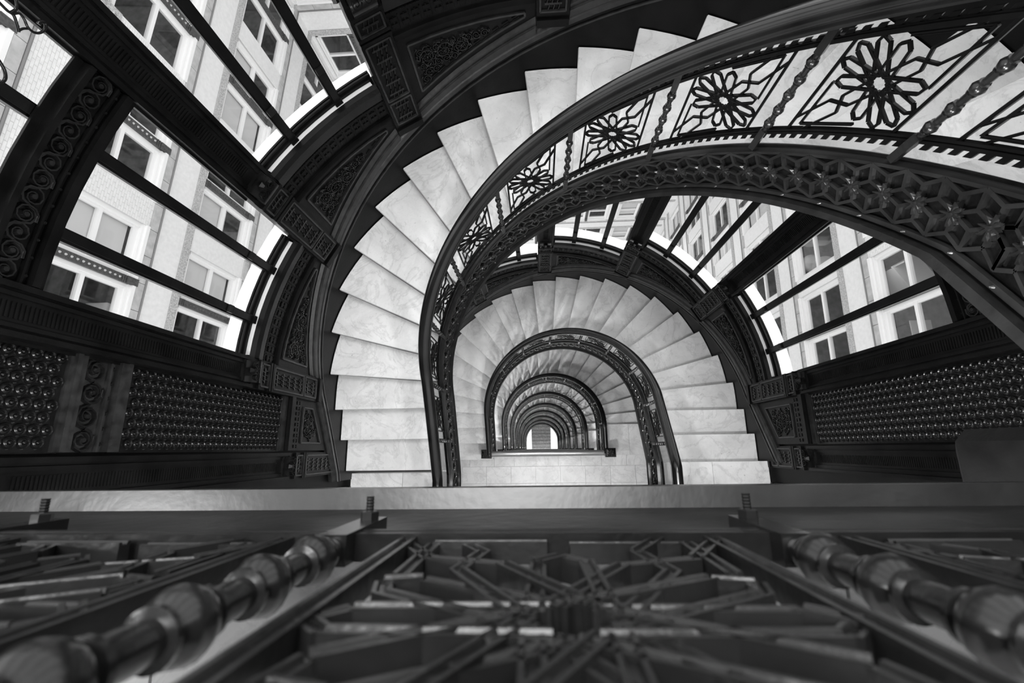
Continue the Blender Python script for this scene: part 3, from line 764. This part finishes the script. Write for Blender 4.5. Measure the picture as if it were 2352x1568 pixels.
# foot of the well: white floor with a dark stair going down
ZF = zbase(NFL)
HX0, HX1, HY0, HY1 = -.63, .635, -.9, 1.10
for k, (x0, x1, y0, y1) in enumerate(((-2.1, HX0, -2.6, 2.1), (HX1, 2.1, -2.6, 2.1), (HX0, HX1, HY1, 2.1), (HX0, HX1, -2.6, HY0))):
    mb = MB(); mb.box(x0, x1, y0, y1, ZF-.3, ZF); o = obj('floor', mb, MARBLE, kind='structure'); o['label'] = 'white marble floor slab at the foot of the well, %s of the dark steps' % ('left', 'right', 'beyond the top', 'near side')[k]; o['category'] = 'floor'
root = thing('lobby_steps', 'small flight of dark steps at the very bottom of the stairwell', 'stairs', (0, 0, ZF))
for k in range(9):
    mb = MB(); y1 = HY1 - .22*k; mb.box(HX0, HX1, y1-.225, y1, -.19*(k+1)-.4, -.10*(k+1)); obj('step', mb, DSTEP, root)
    mb = MB(); mb.box(HX0+.02, HX1-.02, y1-.225, y1-.20, -.10*(k+1), -.10*(k+1)+.006); obj('nosing', mb, IRON, root)

# lamps under each landing
def lamp(lv, x):
    z = zbase(lv) - .20
    root = thing('ceiling_lamp', 'small round lamp under the %s landing, %s side' % (ORD[lv].split()[0], 'left' if x < 0 else 'right'), 'lamp', (x, -1.13, z), 'lamps under the landings')
    mb = MB(); mb.lathe([(.05,0),(.06,-.02),(.03,-.05)], (0,0,0), (0,0,1), (1,0,0), (0,1,0), 12); obj('fitting', mb, BRASS, root)
    mb = MB(); mb.lathe([(.02,-.05),(.045,-.08),(.05,-.11),(.03,-.145),(.004,-.155)], (0,0,0), (0,0,1), (1,0,0), (0,1,0), 12); obj('bulb', mb, LIT, root, smooth=60)
    ld = bpy.data.lights.new('lamp_light', 'POINT'); ld.energy = LAMP_POWER*(1 if lv < 2 else 2.0); ld.shadow_soft_size = .08
    lo = bpy.data.objects.new('lamp_light', ld); C.objects.link(lo); lo.parent = root; lo.location = (0, 0, -.22)
for lv in range(0, NFL):
    for x in (-.55, .48): lamp(lv, x)

root = thing('added_ceiling_light', 'unseen wide round light added above the top of the stairwell', 'light', (-.45, .75, CEIL))  # light added out of view to brighten the upper flights
mb = MB(); mb.lathe([(.95,0),(.95,-.05),(.85,-.06),(.85,-.02)], (0,0,0), (0,0,1), (1,0,0), (0,1,0), 32); obj('rim', mb, BRASS, root)
mb = MB(); mb.lathe([(.84,-.03),(.6,-.08),(.01,-.10)], (0,0,0), (0,0,1), (1,0,0), (0,1,0), 32); obj('diffuser', mb, LIT, root, smooth=60)
ld = bpy.data.lights.new('added_ceiling_glow', 'AREA'); ld.shape = 'DISK'; ld.size = 1.7; ld.energy = CEIL_POWER
lo = bpy.data.objects.new('added_ceiling_glow', ld); C.objects.link(lo); lo.parent = root; lo.location = (0, 0, -.12)
# ------------------------------------------------------------------ the light court outside
def facade(name, label, P, mulls, u_lo, u_hi, floors, near, blinds):
    """P(u, w, z): along the wall, outwards into the court, up"""
    root = thing(name, label, 'building')
    zlo, zhi = min(floors) - .6, max(floors) + 4.03
    # openings per floor
    mass = MB()
    def face(mb, u0, u1, z0, z1, w0=-.30, w1=0.0): mb.boxm(lambda u, v, h: P(u, h, v), u0, u1, z0, z1, w0, w1)
    wins = {}
    bricks = []
    for zs in floors:
        prev = u_lo; n_ = zs in near
        for mu in mulls:
            lo, hi = max(u_lo, mu-1.66), min(u_hi, mu+1.66)
            if lo > prev + .02:
                face(mass, prev, lo, zs, zs+2.52); bricks.append((prev, lo, zs, zs+2.2 if n_ else zs+2.52, n_))
                if n_:
                    mb = MB(); cu = (prev+lo)/2; hw = (lo-prev)/2
                    face(mb, prev-.02, lo+.02, zs+2.2, zs+2.53, -.05, .05)
                    for q in range(3):
                        for s in (-1, 1): mb.ribbon(lambda u, v, h: P(u, h+.05, v), spiral((cu+s*hw*(.25+.3*(q % 2)), zs+2.27+.09*q), .07, .015, 1.4, q, 12, s), .03, .03, True)
                    obj('pier_capital', mb, TERRA, root)
            prev = hi
        if u_hi > prev + .02:
            face(mass, prev, u_hi, zs, zs+2.52); bricks.append((prev, u_hi, zs, zs+2.52, n_))
        face(mass, u_lo, u_hi, zs+2.52, zs+4.03)
        bricks.append((u_lo, u_hi, zs+2.80, zs+3.68, n_))
        # carved lintel strip
        mb = MB(); face(mb, u_lo, u_hi, zs+2.52, zs+2.78, -.02, .035); st = obj('lintel_strip', mb, TERRA, root)
        if n_:
            mb = MB(); n = int((u_hi-u_lo)/.26)
            for i in range(n):
                u = u_lo + (i+.5)*(u_hi-u_lo)/n; s = 1 if i % 2 else -1
                mb.ribbon(lambda a, b, h: P(a, h+.035, b), spiral((u, zs+2.65), .085, .02, 1.3, s, 12, s), .028, .03, True)
                mb.blob(lambda a, b, h: P(a, h+.035, b), (u+.13, zs+2.60), .03, .03); mb.blob(lambda a, b, h: P(a, h+.035, b), (u+.13, zs+2.70), .03, .03)
            obj('carving', mb, TERRA, st, kind='stuff')
        mb = MB(); face(mb, u_lo, u_hi, zs+3.69, zs+3.735, -.02, .03); face(mb, u_lo, u_hi, zs+3.735, zs+3.765, -.02, .07); obj('string_course', mb, PIPE, root)
        n = max(1, int((u_hi-u_lo)/.78))
        for i in range(n):
            mb = MB(); a, b = u_lo+(u_hi-u_lo)*i/n, u_lo+(u_hi-u_lo)*(i+1)/n
            face(mb, a+.008, b-.008, zs+3.78, zs+4.022, -.02, .045); obj('stone_block', mb, STONE, root)
        # windows
        for mu in mulls:
            for s in (-1, 1):
                a, b = (mu+.09, mu+1.66) if s > 0 else (mu-1.66, mu-.09)
                a, b = max(a, u_lo), min(b, u_hi)
                if b-a < .5: continue
                mb = MB()
                face(mb, a, b, zs, zs+.10, -.24, .05); face(mb, a, b, zs+.10, zs+.17, -.24, -.02)
                face(mb, a, a+.10, zs+.17, zs+2.52, -.24, -.06); face(mb, b-.10, b, zs+.17, zs+2.52, -.24, -.06); face(mb, a, b, zs+2.38, zs+2.52, -.24, -.06)
                face(mb, a+.10, a+.17, zs+.17, zs+2.40, -.22, -.14); face(mb, b-.17, b-.10, zs+.17, zs+2.40, -.22, -.14)
                face(mb, a+.10, b-.10, zs+.17, zs+.31, -.22, -.13); face(mb, a+.10, b-.10, zs+1.22, zs+1.33, -.24, -.12); face(mb, a+.10, b-.10, zs+2.30, zs+2.40, -.22, -.14)
                fr = obj('window', mb, FRAME, root)
                for z0, z1 in ((zs+.31, zs+1.22), (zs+1.33, zs+2.30)):
                    mb = MB(); p = [P(a+.17, -.18, z0), P(b-.17, -.18, z0), P(b-.17, -.18, z1), P(a+.17, -.18, z1)]; mb.add(p, [(0,1,2,3)]); obj('pane', mb, OGLASS, fr)
                wins[(round(mu, 2), s, zs)] = fr
                key = (round(mu, 1), s, round(zs, 1))
                hsh = (int(abs(mu*10)) * 7 + int(abs(zs*10)) * 3 + (s > 0) * 5) % 6
                if key in blinds or (blinds is not None and hsh == 0):
                    mb = MB(); face(mb, a+.12, b-.12, zs+(1.0 if hsh % 2 else .35), zs+2.40, -.29, -.27); obj('blind', mb, BLIND, fr)
            if u_lo < mu < u_hi:
                mb = MB(); face(mb, mu-.10, mu+.10, zs-.02, zs+2.50, -.22, .03); face(mb, mu-.10, mu+.10, zs-.04, zs+.30, -.02, .06)
                for q in (.34, .40, 2.30, 2.36): face(mb, mu-.10, mu+.10, zs+q, zs+q+.025, .0, .05)
                cm = obj('cast_mullion', mb, CASTM, root)
                mb = MB()
                for q in range(13): mb.blob(lambda a, b, h: P(a, h+.03, b), (mu, zs+.50+q*.14), .032, .03)
                obj('bosses', mb, STONE if n_ else CASTM, cm, kind='stuff')
        # office behind
        mb = MB(); face(mb, u_lo, u_hi, zs-.45, zs-.30, -4.6, -.31); obj('office_floor', mb, OFFFLOOR, root)
        mb = MB(); face(mb, u_lo, u_hi, zs-.30, zs+3.55, -4.7, -4.6); face(mb, u_lo-.1, u_lo, zs-.30, zs+3.55, -4.7, -.31); face(mb, u_hi, u_hi+.1, zs-.30, zs+3.55, -4.7, -.31); obj('office_wall', mb, OFFWALL, root)
    obj('wall_mass', mass, MORTAR if near else GLAZED, root)
    # bricks
    parts = 0; mb = MB(); far = MB()
    rnd = random.Random(3)
    me_cache = {}
    for u0, u1, z0, z1, n_ in bricks:
        if not n_:
            face(far, u0, u1, z0, z1, -.01, .006); continue
        nr = int(round((z1-z0)/.072)); dz = (z1-z0)/nr
        for r in range(nr):
            nb = max(1, int(round((u1-u0)/.225))); du = (u1-u0)/nb; off = .5*du if r % 2 else 0
            for c in range(nb+1):
                a = max(u0, u0 + c*du - off); b = min(u1, u0 + (c+1)*du - off)
                if b-a < .03: continue
                h = .006 + rnd.uniform(0, .004)
                q = [P(a+.005, 0, z0+r*dz+.005), P(b-.005, 0, z0+r*dz+.005), P(b-.005, 0, z0+(r+1)*dz-.005), P(a+.005, 0, z0+(r+1)*dz-.005), P(a+.008, h, z0+r*dz+.008), P(b-.008, h, z0+r*dz+.008), P(b-.008, h, z0+(r+1)*dz-.008), P(a+.008, h, z0+(r+1)*dz-.008)]
                fc = [(4,5,6,7),(0,1,5,4),(1,2,6,5),(2,3,7,6),(3,0,4,7)]
                if parts < 300 and u1-u0 < 1.2 and u0 > u_lo+.5 and z0 == near[0]:
                    m2 = MB(); m2.add(q, fc); obj('brick', m2, GLAZED, root); parts += 1
                else: mb.add(q, fc)
    if mb.v: obj('bricks', mb, GLAZED, root, kind='stuff')
    if far.v: obj('brick_face', far, GLAZED, root)
    return root
mL = .0626; nL = Vector((1, -mL, 0)).normalized()
PL = lambda u, w_, z: (-11.278 + mL*u + nL.x*w_, u + nL.y*w_, z)
mR = .0238; nR = Vector((-1, mR, 0)).normalized()
PR = lambda u, w_, z: (10.47 + mR*u + nR.x*w_, u + nR.y*w_, z)
PF = lambda u, w_, z: (u, 18.1 - w_, z)
facade('office_building', 'white glazed brick court building seen through the left oriel windows', PL, [4.02+4.06*i for i in range(-1, 4)], -1.4, 18.1, [-10.5-4.03*k for k in range(-1, 4)], [-10.5, -14.53], {(8.1, -1, -14.5), (12.1, -1, -14.5), (12.1, 1, -14.5)})
facade('office_building', 'white glazed brick court building seen through the right oriel windows', PR, [3.63+4.05*i for i in range(-1, 4)], -1.6, 18.1, [-13.72-4.02*k for k in range(-1, 8)], [-13.72, -17.74], {(7.7, 1, -21.8)})
facade('office_building', 'white glazed brick court building facing the oriel, at the far end of the court', PF, [-8.32+4.19*i for i in range(0, 5)], -10.15, 10.9, [-14.5-4.03*k for k in range(-1, 7)], [-14.5], {(.1, 1, -30.6)})
for i, o in enumerate([o for o in C.objects if o.name.startswith('office_building')]): o['group'] = 'light court buildings'
mb = MB(); mb.box(-13, 13, -3, 19, -46.2, -46); o = obj('ground', mb, STONE, kind='structure'); o['label'] = 'grey floor of the light court far below'; o['category'] = 'ground'

# things in the office windows
def chair(loc, rz, label):
    r = thing('lounge_chair', label, 'chair', loc, 'white lounge chairs behind the office windows'); r.rotation_euler = (0, 0, rz)
    mb = MB(); mb.lathe([(.05,.12),(.36,.16),(.46,.30),(.44,.44),(.30,.50),(.02,.50)], (0,0,0), (0,0,1), (1,0,0), (0,.9,0), 20); obj('seat', mb, PLASTIC, r, smooth=60)
    mb = MB(); mb.lathe([(.05,-.08),(.38,-.06),(.46,.0),(.42,.10),(.05,.13)], (-.36,0,.62), (.35,0,.94), (.94,0,-.35), (0,.95,0), 20); obj('backrest', mb, PLASTIC, r, smooth=60)
    mb = MB(); mb.lathe([(.22,0),(.20,.02),(.04,.05),(.035,.14)], (0,0,0), (0,0,1), (1,0,0), (0,1,0), 16); obj('foot', mb, CASTM, r)
chair((11.35, 6.75, -17.74-.30), 2.6, 'round white lounge chair behind the right court window, lower of two'); chair((11.35, 7.95, -17.74-.30), 2.9, 'round white lounge chair behind the right court window, upper of two')
r = thing('desk', 'white angled desk unit behind the right court window nearest the railing', 'desk', (11.55, 4.62, -13.72-.30))
r.rotation_euler = (0, 0, .5)
mb = MB(); mb.box(-.45, .45, -.5, .5, .70, .76); obj('desktop', mb, PLASTIC, r)
for s in (-1, 1):
    mb = MB(); mb.box(s*.42-.02, s*.42+.02, -.45, .45, 0, .70); obj('side_panel', mb, PLASTIC, r)
mb = MB(); mb.box(-.40, .40, .44, .48, .76, 1.15); obj('screen_panel', mb, CARD, r)
r = thing('box', 'large pale carton with a lid behind the lower left court window', 'box', (-11.75, 2.95, -10.5-.30))
mb = MB(); mb.box(-.28, .28, -.42, .42, 0, .42); obj('carton', mb, CARD, r); mb = MB(); mb.box(-.30, .30, -.44, .44, .42, .56); obj('lid', mb, CARD, r)
r = thing('table', 'pale slim table behind the court window at lower right', 'table', (11.4, 2.35, -13.72-.30))
mb = MB(); mb.box(-.3, .3, -.75, .75, .70, .74); obj('tabletop', mb, CARD, r)
for sx in (-1, 1):
    for sy in (-1, 1):
        mb = MB(); mb.box(sx*.26-.02, sx*.26+.02, sy*.7-.02, sy*.7+.02, 0, .70); obj('leg', mb, CASTM, r)

# wrought iron scroll hanging in the upper left window
root = thing('scroll_bracket', 'curled black wrought iron bracket in the upper left corner, before the window', 'bracket', (0, 0, 0))
def smooth_pts(L, n=5):
    P = [Vector(cyl(a, 1.93, z)) for a, z in L]; out = []
    for i in range(len(P)-1):
        p0, p1, p2, p3 = P[max(i-1, 0)], P[i], P[i+1], P[min(i+2, len(P)-1)]
        for q in range(n):
            t = q/n; out.append(.5*((2*p1) + (p2-p0)*t + (2*p0-5*p1+4*p2-p3)*t*t + (3*p1-p0-3*p2+p3)*t**3))
    return [tuple(p) for p in out + [P[-1]]]
for nm, L, r in (('stem', [(154.6,-.38),(154.67,-.407),(154.73,-.421),(154.82,-.442),(154.78,-.458),(155.25,-.476),(155.71,-.49)], .0042), ('loop', [(153.0,-.40),(153.29,-.432),(153.73,-.447),(154.2,-.454),(154.75,-.45)], .0042),
        ('curl', [(154.69,-.456),(154.3,-.465),(154.42,-.481),(154.78,-.498),(154.82,-.516),(154.47,-.529),(153.86,-.533),(153.39,-.525),(153.56,-.514),(153.9,-.514)], lambda t: .0040 + .0055*max(0, t-.6)), ('tie', [(155.59,-.488),(155.19,-.493),(154.91,-.501)], .0036),
        ('hook', [(158.6,-.46),(158.91,-.484),(159.13,-.499),(159.51,-.516),(160.06,-.527),(160.59,-.525),(160.79,-.515)], .0048)):
    mb = MB(); mb.tube(smooth_pts(L), r, 8); obj(nm, mb, IRON, root, smooth=60)
mb = MB(); mb.tube([cyl(153.0, 1.93, -.40), cyl(154.6, 1.93, -.38), cyl(158.6, 1.93, -.46), cyl(158.6, 1.93, -.38), cyl(156, 2.0, -.30)], .006, 8); obj('arm', mb, IRON, root, smooth=60)
# lamp on the wall of the top landing
root = thing('wall_lamp', 'round wall lamp on the left side wall above the stair foot', 'lamp', (-2.09, -.40, 1.30))
mb = MB(); mb.lathe([(.07,-.09),(.08,-.06),(.03,-.05),(.02,.0)], (0,0,0), (1,0,0), (0,1,0), (0,0,1), 14); obj('base', mb, BRASS, root)
mb = MB(); mb.lathe([(.01,-.06),(.06,-.04),(.08,.0),(.06,.05),(.01,.07)], (.06,0,0), (1,0,0), (0,1,0), (0,0,1), 16); obj('globe', mb, LIT, root, smooth=60)
ld = bpy.data.lights.new('wall_lamp_light', 'POINT'); ld.energy = 36; ld.shadow_soft_size = .10
lo = bpy.data.objects.new('wall_lamp_light', ld); C.objects.link(lo); lo.parent = root; lo.location = (.2, 0, 0)
print('objects', len(bpy.data.objects), 'tris', sum(len(m.polygons) for m in bpy.data.meshes))
